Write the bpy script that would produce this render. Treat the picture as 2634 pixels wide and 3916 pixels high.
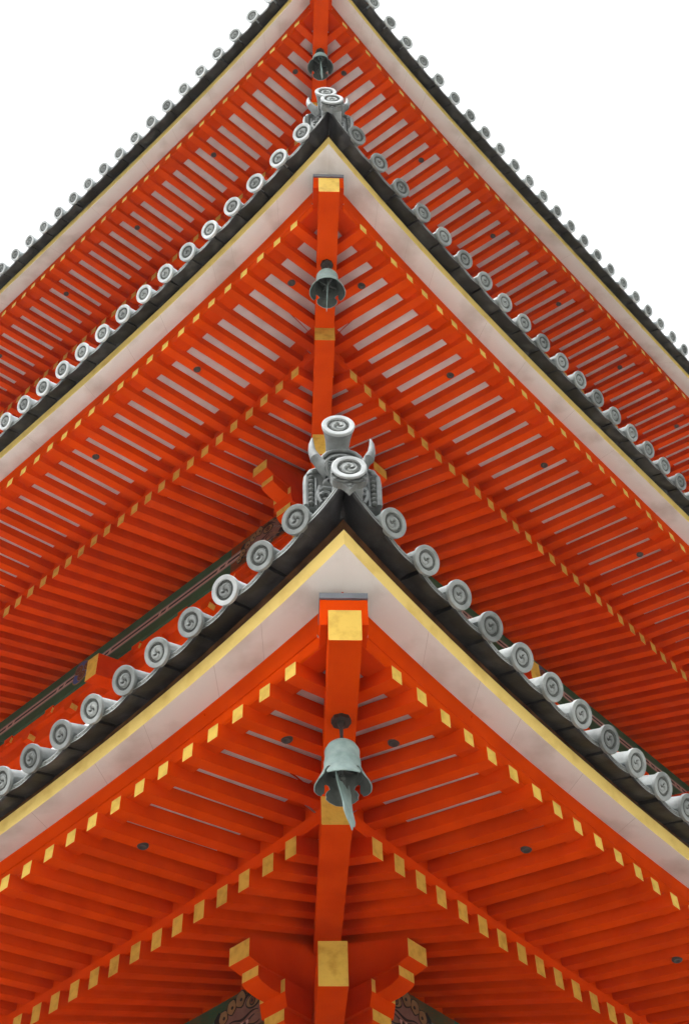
import bpy, bmesh, math, random
from mathutils import Vector, Matrix

# ------------------------------------------------------------------ scene, camera, sky, sun, exposure
sc = bpy.context.scene
for o in list(bpy.data.objects):
    bpy.data.objects.remove(o)
random.seed(7)
R = math.radians

YAW, PITCH, ROLL = 0.06461395, 0.87723618, -0.03613469
fwd = Vector((math.sin(YAW)*math.cos(PITCH), math.cos(YAW)*math.cos(PITCH), math.sin(PITCH)))
rgt0 = Vector((math.cos(YAW), -math.sin(YAW), 0.0))
up0 = rgt0.cross(fwd)
rgt = rgt0*math.cos(ROLL) + up0*math.sin(ROLL)
upv = up0*math.cos(ROLL) - rgt0*math.sin(ROLL)
cam = bpy.data.cameras.new('camera')
cam.sensor_fit = 'HORIZONTAL'
cam.sensor_width = 36.0
cam.lens = 36.0*1.97297
cam.dof.use_dof = True
cam.dof.focus_distance = 9.5
cam.dof.aperture_fstop = 8.0
cam.clip_start = 0.1
cam.clip_end = 2000.0
camo = bpy.data.objects.new('camera', cam)
sc.collection.objects.link(camo)
cm = Matrix((rgt, upv, -fwd)).transposed().to_4x4()
cm.translation = Vector((-0.33279, -13.05796, 1.6))
camo.matrix_world = cm
sc.camera = camo

SUN_EL, SUN_AZ = R(66), R(235)          # azimuth from north, clockwise: the sun stands behind the left shoulder of the camera
world = bpy.data.worlds.new('World')
sc.world = world
world.use_nodes = True
wn = world.node_tree.nodes
wl = world.node_tree.links
sky = wn.new('ShaderNodeTexSky')
sky.sky_type = 'NISHITA'
sky.sun_disc = False
sky.sun_elevation = SUN_EL
sky.sun_rotation = SUN_AZ
sky.air_density = 1.0
sky.dust_density = 6.0
sky.ozone_density = 1.0
hsv = wn.new('ShaderNodeHueSaturation')      # overcast: the blue of the clear sky is taken out
hsv.inputs['Saturation'].default_value = 0.10
bg = wn['Background']
bg.inputs['Strength'].default_value = 0.15
wl.new(sky.outputs[0], hsv.inputs['Color'])
wl.new(hsv.outputs[0], bg.inputs['Color'])

sun = bpy.data.lights.new('sun', 'SUN')
sun.energy = 0.5
sun.angle = R(18)
sun.color = (1.0, 0.97, 0.92)
suno = bpy.data.objects.new('sun', sun)
sc.collection.objects.link(suno)
sdir = Vector((math.sin(SUN_AZ)*math.cos(SUN_EL), math.cos(SUN_AZ)*math.cos(SUN_EL), math.sin(SUN_EL)))
suno.rotation_euler = (-sdir).to_track_quat('-Z', 'Y').to_euler()
suno.location = (-12, -30, 40)

sc.view_settings.view_transform = 'Standard'
sc.view_settings.look = 'None'
sc.view_settings.exposure = 1.6
sc.view_settings.gamma = 1.0
sc.cycles.max_bounces = 10
sc.cycles.diffuse_bounces = 6
sc.cycles.use_denoising = True

# ------------------------------------------------------------------ materials
def new_mat(name):
    m = bpy.data.materials.new(name)
    m.use_nodes = True
    return m, m.node_tree.nodes, m.node_tree.links, m.node_tree.nodes['Principled BSDF']

def rgba(c):
    return (c[0], c[1], c[2], 1.0)

def surf_mat(name, col, col2=None, scale=6.0, detail=6.0, rough=0.6, bump=0.0, bump_scale=40.0, rand=0.0,
             stretch=(1, 1, 1), spec=0.3, lo=0.35, hi=0.7, metallic=0.0):
    """painted or fired surface: two tones mixed by noise in object space, a fine bump, a little tone shift per object"""
    m, n, l, b = new_mat(name)
    tc = n.new('ShaderNodeTexCoord')
    geo = n.new('ShaderNodeNewGeometry')
    mp = n.new('ShaderNodeMapping')
    mp.inputs['Scale'].default_value = stretch
    l.new(geo.outputs['Position'], mp.inputs['Vector'])
    nz = n.new('ShaderNodeTexNoise')
    nz.inputs['Scale'].default_value = scale
    nz.inputs['Detail'].default_value = detail
    l.new(mp.outputs[0], nz.inputs['Vector'])
    rp = n.new('ShaderNodeValToRGB')
    rp.color_ramp.elements[0].position = lo
    rp.color_ramp.elements[1].position = hi
    rp.color_ramp.elements[0].color = rgba(col)
    rp.color_ramp.elements[1].color = rgba(col2 or col)
    l.new(nz.outputs['Fac'], rp.inputs[0])
    out = rp.outputs[0]
    if rand:
        oi = n.new('ShaderNodeObjectInfo')
        mr = n.new('ShaderNodeMapRange')
        mr.inputs['To Min'].default_value = 1.0 - rand
        mr.inputs['To Max'].default_value = 1.0 + rand
        l.new(oi.outputs['Random'], mr.inputs['Value'])
        hs = n.new('ShaderNodeHueSaturation')
        l.new(mr.outputs[0], hs.inputs['Value'])
        l.new(out, hs.inputs['Color'])
        out = hs.outputs[0]
    l.new(out, b.inputs['Base Color'])
    b.inputs['Roughness'].default_value = rough
    b.inputs['Specular IOR Level'].default_value = spec
    b.inputs['Metallic'].default_value = metallic
    if bump:
        nb = n.new('ShaderNodeTexNoise')
        nb.inputs['Scale'].default_value = bump_scale
        nb.inputs['Detail'].default_value = 4.0
        l.new(mp.outputs[0], nb.inputs['Vector'])
        bp = n.new('ShaderNodeBump')
        bp.inputs['Strength'].default_value = bump
        bp.inputs['Distance'].default_value = 0.004
        l.new(nb.outputs['Fac'], bp.inputs['Height'])
        l.new(bp.outputs[0], b.inputs['Normal'])
    return m

M = {}
M['red'] = surf_mat('vermilion_paint', (0.66, 0.058, 0.0018), (0.56, 0.043, 0.0014), scale=3.5, detail=14, lo=0.40, hi=0.72, rough=0.6, bump=0.15, bump_scale=60, rand=0.09, spec=0.0)
M['gold'] = surf_mat('ochre_paint', (0.70, 0.46, 0.080), (0.50, 0.30, 0.042), scale=14.0, rough=0.6, bump=0.6, bump_scale=45, rand=0.08, spec=0.2, lo=0.45, hi=0.75)
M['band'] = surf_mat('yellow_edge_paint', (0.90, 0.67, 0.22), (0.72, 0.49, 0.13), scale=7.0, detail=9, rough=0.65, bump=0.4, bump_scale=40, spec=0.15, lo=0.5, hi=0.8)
M['white'] = surf_mat('white_board_paint', (0.69, 0.665, 0.64), (0.42, 0.375, 0.335), scale=2.6, detail=12, rough=0.75, bump=0.25, bump_scale=30, spec=0.12, lo=0.50, hi=0.82)
M['seam'] = surf_mat('board_joint', (0.44, 0.40, 0.37), rough=0.9)
M['panel'] = surf_mat('white_panel', (0.66, 0.62, 0.60), (0.55, 0.50, 0.48), scale=5.0, rough=0.8, spec=0.1)
M['tile'] = surf_mat('weathered_tile', (0.25, 0.27, 0.268), (0.14, 0.154, 0.15), scale=9.0, detail=9, rough=0.62, bump=0.35, bump_scale=70, rand=0.28, spec=0.4, lo=0.42, hi=0.72)
M['dirt'] = surf_mat('grimy_tile', (0.105, 0.112, 0.108), (0.065, 0.07, 0.067), scale=14.0, detail=8, rough=0.75, bump=0.3, bump_scale=60, rand=0.2, spec=0.2)
M['carved'] = surf_mat('carved_grey_tile', (0.19, 0.205, 0.205), (0.085, 0.093, 0.092), scale=11.0, detail=9, rough=0.65, bump=0.35, bump_scale=60, spec=0.35)
M['pale'] = surf_mat('pale_ornament_tile', (0.44, 0.465, 0.475), (0.27, 0.29, 0.295), scale=10.0, detail=9, rough=0.6, bump=0.3, bump_scale=70, spec=0.35)
M['old'] = surf_mat('darkened_tile', (0.13, 0.14, 0.138), (0.07, 0.076, 0.074), scale=14.0, detail=8, rough=0.7, bump=0.3, bump_scale=60, spec=0.3)
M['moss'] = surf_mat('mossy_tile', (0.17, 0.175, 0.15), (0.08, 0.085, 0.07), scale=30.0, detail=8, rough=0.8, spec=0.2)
M['new'] = surf_mat('pale_round_tile', (0.58, 0.61, 0.625), (0.38, 0.41, 0.42), scale=9.0, detail=8, rough=0.55, bump=0.2, bump_scale=70, rand=0.12, spec=0.4)
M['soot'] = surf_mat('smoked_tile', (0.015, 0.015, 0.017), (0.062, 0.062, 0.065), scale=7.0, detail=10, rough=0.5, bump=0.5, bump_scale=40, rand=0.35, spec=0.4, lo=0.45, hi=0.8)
M['wood'] = surf_mat('bare_tile_batten', (0.05, 0.022, 0.012), (0.14, 0.06, 0.025), scale=9.0, rough=0.85, bump=0.3, spec=0.1)
M['green'] = surf_mat('green_paint', (0.030, 0.075, 0.040), (0.045, 0.10, 0.05), scale=4.0, rough=0.7, bump=0.1, spec=0.2)
M['pink'] = surf_mat('pink_paint_line', (0.42, 0.27, 0.24), rough=0.7)
M['grey_line'] = surf_mat('grey_paint_line', (0.17, 0.17, 0.155), rough=0.7)
M['black'] = surf_mat('black_paint_line', (0.015, 0.012, 0.012), rough=0.6)
M['blue'] = surf_mat('blue_paint', (0.06, 0.09, 0.26), rough=0.7)
M['brown'] = surf_mat('brown_paint', (0.13, 0.045, 0.025), rough=0.7)
M['tan'] = surf_mat('tan_paint', (0.25, 0.15, 0.065), (0.19, 0.105, 0.05), scale=12, rough=0.7)
M['rose'] = surf_mat('rose_paint', (0.20, 0.105, 0.08), (0.15, 0.075, 0.06), scale=12, rough=0.7)
M['iron'] = surf_mat('black_iron', (0.018, 0.015, 0.014), (0.035, 0.026, 0.022), scale=20, rough=0.5, spec=0.5)
M['verd'] = surf_mat('verdigris_bronze', (0.27, 0.37, 0.355), (0.18, 0.265, 0.25), scale=18.0, detail=9, rough=0.6, bump=0.3, bump_scale=80, spec=0.35)
M['dbronze'] = surf_mat('dark_bronze', (0.070, 0.080, 0.076), (0.105, 0.12, 0.112), scale=16.0, detail=8, rough=0.6, bump=0.3, bump_scale=60, spec=0.3)
M['lead'] = surf_mat('grey_sheet_metal', (0.16, 0.175, 0.20), (0.12, 0.13, 0.15), scale=10.0, rough=0.45, spec=0.5)
M['bounce_slab'] = surf_mat('bounce_slab_grey', (0.10, 0.095, 0.088), (0.08, 0.076, 0.070), scale=3.0, detail=8, rough=0.9, bump=0.4, bump_scale=30)  # for the added slab that weakens light from the ground
M['blocker'] = surf_mat('blocker_dark_green', (0.018, 0.028, 0.013), (0.035, 0.05, 0.022), scale=0.6, detail=12, rough=0.95, bump=0.8, bump_scale=3)  # for the added ring that keeps low sky light off the eaves
M['ground'] = surf_mat('pale_gravel', (0.62, 0.585, 0.535), (0.52, 0.485, 0.44), scale=2.0, detail=12, rough=0.95, bump=0.6, bump_scale=30)

# ------------------------------------------------------------------ mesh helpers
class MB:
    """collects vertices and faces with material keys and links them as one mesh object"""
    def __init__(self):
        self.v, self.f, self.k, self.s = [], [], [], []
    def vert(self, p):
        self.v.append(tuple(p)); return len(self.v)-1
    def face(self, ids, key, smooth=False):
        self.f.append(tuple(ids)); self.k.append(key); self.s.append(smooth)
    def poly(self, pts, key, smooth=False):
        self.face([self.vert(p) for p in pts], key, smooth)
    def hexa(self, c, key, ends=None):
        """8 corners: 0-3 near ring, 4-7 far ring; ends = key of the near face"""
        i = [self.vert(p) for p in c]
        self.face((i[3], i[2], i[1], i[0]), ends or key)
        self.face((i[4], i[5], i[6], i[7]), key)
        for a in range(4):
            b = (a+1) % 4
            self.face((i[a], i[b], i[4+b], i[4+a]), key)
    def box(self, x0, x1, y0, y1, z0, z1, key, fn=None, front=None):
        c = [(x0, y0, z0), (x1, y0, z0), (x1, y0, z1), (x0, y0, z1), (x0, y1, z0), (x1, y1, z0), (x1, y1, z1), (x0, y1, z1)]
        if fn: c = [fn(*p) for p in c]
        self.hexa(c, key, front)
    def prism(self, pts2, y0, y1, key, fn=None, front=None, keys=None):
        """outline of (x, z) points extruded from y0 (front) to y1"""
        fn = fn or (lambda x, y, z: (x, y, z))
        a = [self.vert(fn(x, y0, z)) for x, z in pts2]
        b = [self.vert(fn(x, y1, z)) for x, z in pts2]
        n = len(pts2)
        self.face(a[::-1], front or key)
        self.face(b, key)
        for i in range(n):
            j = (i+1) % n
            self.face((a[i], a[j], b[j], b[i]), keys[i] if keys else key)
    def lathe(self, prof, n, key, fn, smooth=True, keys=None, a0=0.0):
        """profile of (r, h) turned about an axis; fn(r cos, r sin, h) -> point"""
        rings = []
        for r, h in prof:
            if r < 1e-6:
                rings.append([self.vert(fn(0, 0, h))])
            else:
                rings.append([self.vert(fn(r*math.cos(a0+2*math.pi*i/n), r*math.sin(a0+2*math.pi*i/n), h)) for i in range(n)])
        for q in range(len(rings)-1):
            A, B = rings[q], rings[q+1]
            kk = keys[q] if keys else key
            for i in range(n):
                j = (i+1) % n
                if len(A) == 1 and len(B) == 1: continue
                if len(A) == 1: self.face((A[0], B[j], B[i]), kk, smooth)
                elif len(B) == 1: self.face((A[i], A[j], B[0]), kk, smooth)
                else: self.face((A[i], A[j], B[j], B[i]), kk, smooth)
    def tube(self, pts, rad, key, n=8, smooth=True, cap=True):
        rings = []
        pts = [Vector(p) for p in pts]
        for i, p in enumerate(pts):
            t = (pts[min(i+1, len(pts)-1)]-pts[max(i-1, 0)]).normalized()
            h = Vector((0, 0, 1)) if abs(t.z) < 0.9 else Vector((0, 1, 0))
            u = t.cross(h).normalized(); w = u.cross(t)
            r = rad[i] if isinstance(rad, (list, tuple)) else rad
            rings.append([self.vert(p+u*r*math.cos(2*math.pi*j/n)+w*r*math.sin(2*math.pi*j/n)) for j in range(n)])
        for a, b in zip(rings[:-1], rings[1:]):
            for j in range(n):
                q = (j+1) % n
                self.face((a[j], a[q], b[q], b[j]), key, smooth)
        if cap:
            self.face(rings[0][::-1], key); self.face(rings[-1], key)
    def ball(self, c, r, key, n=10, m=6, sq=(1, 1, 1)):
        c = Vector(c)
        self.lathe([(r*math.sin(math.pi*i/m), -r*math.cos(math.pi*i/m)) for i in range(m+1)], n, key,
                   lambda x, y, z: c+Vector((x*sq[0], y*sq[1], z*sq[2])))
    def mesh(self, name):
        me = bpy.data.meshes.new(name)
        me.from_pydata(self.v, [], self.f)
        ks = []
        for k in self.k:
            if k not in ks: ks.append(k)
        for k in ks: me.materials.append(M[k])
        me.polygons.foreach_set('material_index', [ks.index(k) for k in self.k])
        me.polygons.foreach_set('use_smooth', self.s)
        bm = bmesh.new(); bm.from_mesh(me)
        bmesh.ops.recalc_face_normals(bm, faces=bm.faces)
        bm.to_mesh(me); bm.free()
        me.update()
        return me
    def build(self, name, parent=None, label=None):
        return link(name, self.mesh(name), parent, label)

def link(name, data, parent=None, label=None):
    o = bpy.data.objects.new(name, data)
    sc.collection.objects.link(o)
    if parent: o.parent = parent
    if label: o['label'] = label
    return o

def empty(name, loc, label, cat, group=None):
    o = bpy.data.objects.new(name, None)
    sc.collection.objects.link(o)
    o.location = loc
    o['label'] = label; o['category'] = cat
    if group: o['group'] = group
    return o

# ------------------------------------------------------------------ ground
g = MB()
g.poly([(-70, -70, 0), (70, -70, 0), (70, 70, 0), (-70, 70, 0)], 'ground')
go = g.build('ground'); go['kind'] = 'structure'; go['label'] = 'pale gravel yard below the pagoda'

g = MB()  # ring of dark slopes added out of view to cut low sky light
rr = random.Random(3)
prev = None
prof = [(25, -0.3), (27, 1.6), (32, 6.0), (39, 10.5), (50, 15.5), (68, 19.5), (69, -0.5)]
for i in range(48):
    a = 2*math.pi*i/48
    k_ = 1+0.18*math.sin(3*a+1)+rr.uniform(-0.08, 0.08)
    ring = [g.vert((r*math.cos(a), r*math.sin(a), z*(k_ if z > 0 else 1))) for r, z in prof]
    if prev:
        for j in range(len(prof)-1): g.face((prev[j], prev[j+1], ring[j+1], ring[j]), 'blocker', True)
    else: first = ring
    prev = ring
for j in range(len(prof)-1): g.face((prev[j], prev[j+1], first[j+1], first[j]), 'blocker', True)
blocker_o = g.build('blocker_ring'); blocker_o['kind'] = 'structure'; blocker_o['label'] = 'unseen dark green ring added to hold back low sky light'
g = MB()  # dark slab added out of view to weaken bounce under the eaves
g.box(-10.5, 10.5, -10.5, 10.5, -0.1, 0.09, 'bounce_slab', fn=lambda x, y, z: ((x-y)*math.sqrt(0.5), (x+y)*math.sqrt(0.5), z))
po = g.build('bounce_cut_slab'); po['kind'] = 'structure'; po['label'] = 'unseen dark slab added to weaken light thrown up from the ground'

# ------------------------------------------------------------------ the pagoda: an eave side is described by d (distance from the pagoda's axis),
# w (position along the eave, w = d at the front corner) and z
H2 = math.sqrt(0.5)
PW = 3.5
SIDES = {'R': (Vector((H2, -H2, 0)), Vector((H2, H2, 0)), R(225)), 'L': (Vector((-H2, -H2, 0)), Vector((-H2, H2, 0)), R(135))}
def P(s, d, w, z):
    n, e, _ = SIDES[s]
    return n*d - e*w + Vector((0, 0, z))

TIERS = [
 dict(Db=4.1301, Zb=7.0165, cb=0.167, Df=5.3023, Zf=6.9955, cf=0.2532, t0=0.4345, dt=0.0286, tb=0.4027, dtb=0.0098,
      Dt=5.7142, Zt=7.3844, ct=0.6425, st=0.3014, tt={'L': 0.4131, 'R': 0.4341}, cRW=0.33, cWY=0.475, nf={'L': 21, 'R': 27}, nb={'L': 27, 'R': 31}, nt={'L': 13, 'R': 13},
      nails=(2, 8, 16, 23), name='lowest', tilt=-24.0, ftilt=-4.0, dsc=0.93, bell=0.595),
 dict(Db=3.9833, Zb=12.9555, cb=0.1782, Df=5.1538, Zf=12.9118, cf=0.3203, t0=0.4501, dt=0.024, tb=0.3999, dtb=0.0333,
      Dt=5.5670, Zt=13.2799, ct=0.6429, st=0.3099, tt={'L': 0.3661, 'R': 0.3880}, cRW=0.43, cWY=0.54, nf={'L': 32, 'R': 46}, nb={'L': 35, 'R': 51}, nt={'L': 19, 'R': 21},
      nails=(2, 8, 15, 23, 30), name='middle', tilt=-23.0, ftilt=-8.0, dsc=0.935, bell=0.665),
 dict(Db=3.83, Zb=18.835, cb=0.29, Df=4.9324, Zf=18.791, cf=0.5711, t0=0.436, dt=0.0058, tb=0.40, dtb=0.01,
      Dt=5.3452, Zt=19.1684, ct=0.8454, st=0.3232, tt={'L': 0.3038, 'R': 0.3446}, cRW=0.61, cWY=0.71, nf={'L': 36, 'R': 48}, nb={'L': 36, 'R': 48}, nt={'L': 22, 'R': 28},
      nails=(2, 9, 16, 23, 30, 37), name='highest', tilt=-27.0, ftilt=-8.0, dsc=0.90, bell=0.63),
]
KIO = 0.2285
BSL = 0.38
def lift(c, w, d, lim=1.1):
    u = min(lim, max(0.0, w/d))
    return c*u**PW
def z_fly(T, d, w):
    zt = T['Zf']+lift(T['cf'], w, T['Df'])
    zi = T['Zb']+lift(T['cb'], w, T['Db'])+KIO
    return zt+(zi-zt)*(T['Df']-d)/(T['Df']-T['Db'])
def z_base(T, d, w):
    return T['Zb']+lift(T['cb'], w, T['Db'])+BSL*(T['Db']-d)

US = [-1.75, -1.4, -1.15, -1.0, -0.92, -0.84, -0.74, -0.62, -0.48, -0.32, -0.16, 0.0, 0.12, 0.24, 0.34, 0.44, 0.52, 0.60, 0.66, 0.72, 0.77, 0.82, 0.86, 0.90, 0.93, 0.96, 0.98, 1.0]

def sweep(mb, s, T, prof, keys, us=US, ref=None):
    """closed profile of (dd, dz, c) relative to the flying rafter tips, swept along an eave side and mitred at the corners"""
    D0, Z0 = ref or (T['Df'], T['Zf'])
    rings = []
    for u in us:
        rings.append([mb.vert(P(s, D0+dd, u*(D0+dd), Z0+dz+c*max(0, u)**PW)) for dd, dz, c in prof])
    n = len(prof)
    for a, b in zip(rings[:-1], rings[1:]):
        for i in range(n):
            j = (i+1) % n
            mb.face((a[i], a[j], b[j], b[i]), keys[i], True)
    mb.face(rings[0], keys[0]); mb.face(rings[-1][::-1], keys[0])

def sharp_mesh(me, deg=25):
    """flat look across hard edges, smooth along the curve"""
    bm = bmesh.new(); bm.from_mesh(me)
    for e in bm.edges:
        if len(e.link_faces) == 2 and e.calc_face_angle(0) > R(deg): e.smooth = False
    bm.to_mesh(me); bm.free()
    return me

def sharp(o, deg=25):
    sharp_mesh(o.data, deg)
    return o

# ---- tiles, modelled once and copied
def disc_relief(mb, r0, y0, fn, sc_=1.0):
    """three commas whirling round the centre, a ring and a circle of beads, raised from a recessed face at y0"""
    def p3(x, z, y): return fn(x, y, z)
    for k in range(16):
        a = 2*math.pi*k/16
        cx, cz = 0.0648*sc_*math.cos(a), 0.0648*sc_*math.sin(a)
        mb.lathe([(0.0048*sc_, 0.0), (0.004*sc_, 0.003), (0.0, 0.004)], 7, 'dirt', lambda x, z, h: p3(cx+x, cz+z, y0+h))
    mb.lathe([(0.0585*sc_, 0.0), (0.0570*sc_, 0.0035), (0.0555*sc_, 0.0035), (0.0540*sc_, 0.0)], 28, 'dirt', lambda x, z, h: p3(x, z, y0+h))
    for k in range(3):
        a0 = 2*math.pi*k/3
        prev = None
        N = 12
        for i in range(N+1):
            t = i/N
            a = a0+t*3.3
            r = (0.019+0.033*t**0.8)*sc_
            w = (0.0185*(1-t)**0.8+0.0022)*sc_*(0.75 if i == 0 else 1)
            hgt = 0.012*(1-0.55*t)
            ring = []
            for q, (dr, dh) in enumerate(((-w, 0), (-w*0.6, hgt*0.8), (0, hgt), (w*0.6, hgt*0.8), (w, 0))):
                ring.append(mb.vert(p3((r+dr)*math.cos(a), (r+dr)*math.sin(a), y0+dh)))
            if prev:
                for q in range(4):
                    mb.face((prev[q], prev[q+1], ring[q+1], ring[q]), 'tile', True)
            else:
                mb.face(ring, 'tile')
            prev = ring

TSL = 0.02
def round_tile_mesh(main='tile'):
    mb = MB()
    fn = lambda x, z, h: (x, h, z)
    mb.lathe([(0.0, -0.012), (0.0705, -0.012), (0.0735, -0.001), (0.0765, 0.0), (0.1035, 0.0), (0.1055, -0.003), (0.1055, -0.026), (0.100, -0.032), (0.082, -0.036)],
             40, main, fn, keys=['dirt']+[main]*7)
    disc_relief(mb, 0.07, -0.012, lambda x, y, z: (x, y, z))
    # the half-round barrel behind the disc climbs the roof
    pts = []
    n = 20
    prev = None
    for y in (-0.028, -0.05, -0.30, -0.62):
        r = 0.092 if y < -0.03 else 0.096
        r -= 0.0 if y > -0.1 else 0.006
        ring = [mb.vert((r*math.cos(2*math.pi*i/n), y, max(r*math.sin(2*math.pi*i/n), -0.1 if y > -0.04 else -0.035)-TSL*(y+0.028))) for i in range(n)]
        if prev:
            for i in range(n):
                j = (i+1) % n
                mb.face((prev[i], prev[j], ring[j], ring[i]), main, True)
        prev = ring
    mb.face(prev, main)
    return mb.mesh('round_tile')

def arc_tile(mb, xs, lows, hgt=0.043):
    zm = sum(lows)/len(lows)
    """concave eave tile: a patterned front lip over xs with lower edge lows, and the smoked body behind it"""
    def col(x, zl):
        return [(x, 0.0, zl), (x, 0.0, zl+0.008), (x, -0.006, zl+0.0095), (x, -0.006, zl+hgt-0.0105), (x, 0.0, zl+hgt-0.009), (x, 0.0, zl+hgt),
                (x, -0.30, zl+hgt+0.26*0.34), (x, -0.30, zm-0.012+0.30*0.34), (x, -0.016, 0.75*zl+0.25*zm-0.002)]
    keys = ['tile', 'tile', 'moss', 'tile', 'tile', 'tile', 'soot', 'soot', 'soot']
    prev = None
    for x, zl in zip(xs, lows):
        ring = [mb.vert(p) for p in col(x, zl)]
        if prev:
            for i in range(9):
                j = (i+1) % 9
                mb.face((prev[i], prev[j], ring[j], ring[i]), keys[i], True)
        else:
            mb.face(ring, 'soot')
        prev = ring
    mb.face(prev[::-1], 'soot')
    # scrolls in the sunk band
    import bisect
    def low(x):
        i = max(1, min(len(xs)-1, bisect.bisect(xs, x)))
        t = (x-xs[i-1])/(xs[i]-xs[i-1])
        return lows[i-1]+(lows[i]-lows[i-1])*t
    x0, x1 = min(xs)+0.05, max(xs)-0.05
    if x1-x0 > 0.06:
        N = 40
        pts = [(x0+(x1-x0)*i/N, -0.005, low(x0+(x1-x0)*i/N)+0.0215+0.0075*math.sin(i/N*math.pi*5)) for i in range(N+1)]
        mb.tube(pts, 0.0028, 'tile', n=5)
        for i in range(5):
            xx = x0+(x1-x0)*(i+0.5)/5
            mb.tube([(xx-0.012, -0.005, low(xx)+0.013+0.016*(i % 2)), (xx, -0.003, low(xx)+0.018+0.006*(i % 2)), (xx+0.011, -0.005, low(xx)+0.022-0.003*(i % 2))], [0.0016, 0.004, 0.0012], 'tile', n=5)

def flat_tile_mesh(span, sag=0.034):
    mb = MB()
    N = 12
    xs = [-span/2+span*i/N for i in range(N+1)]
    xs[0] += 0.003; xs[-1] -= 0.003
    lows = [-0.066-sag*math.cos(math.pi*x/span) for x in xs]
    arc_tile(mb, xs, lows)
    return mb.mesh('flat_tile')

ROUND = sharp_mesh(round_tile_mesh())
ROUND_PALE = sharp_mesh(round_tile_mesh('new'))

def tile_frame(s, T, w, dd=0.0, dz=0.0, tilt='tilt'):
    """position and rotation of a tile on the eave line of side s"""
    u = max(0.0, w)/T['Dt']
    z = T['Zt']+T['ct']*u**PW
    slope = T['ct']*PW*u**(PW-1)/T['Dt']       # dz/dw
    p = P(s, T['Dt']+dd, w, z+dz)
    sx = 1 if s == 'R' else -1                                       # local +x runs towards the corner on the right side, away from it on the left
    ang = math.atan(slope)*sx
    m = Matrix.Translation(p) @ Matrix.Rotation(SIDES[s][2], 4, 'Z') @ Matrix.Rotation(-ang, 4, 'Y') @ Matrix.Rotation(R(T[tilt]), 4, 'X')
    return m

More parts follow.
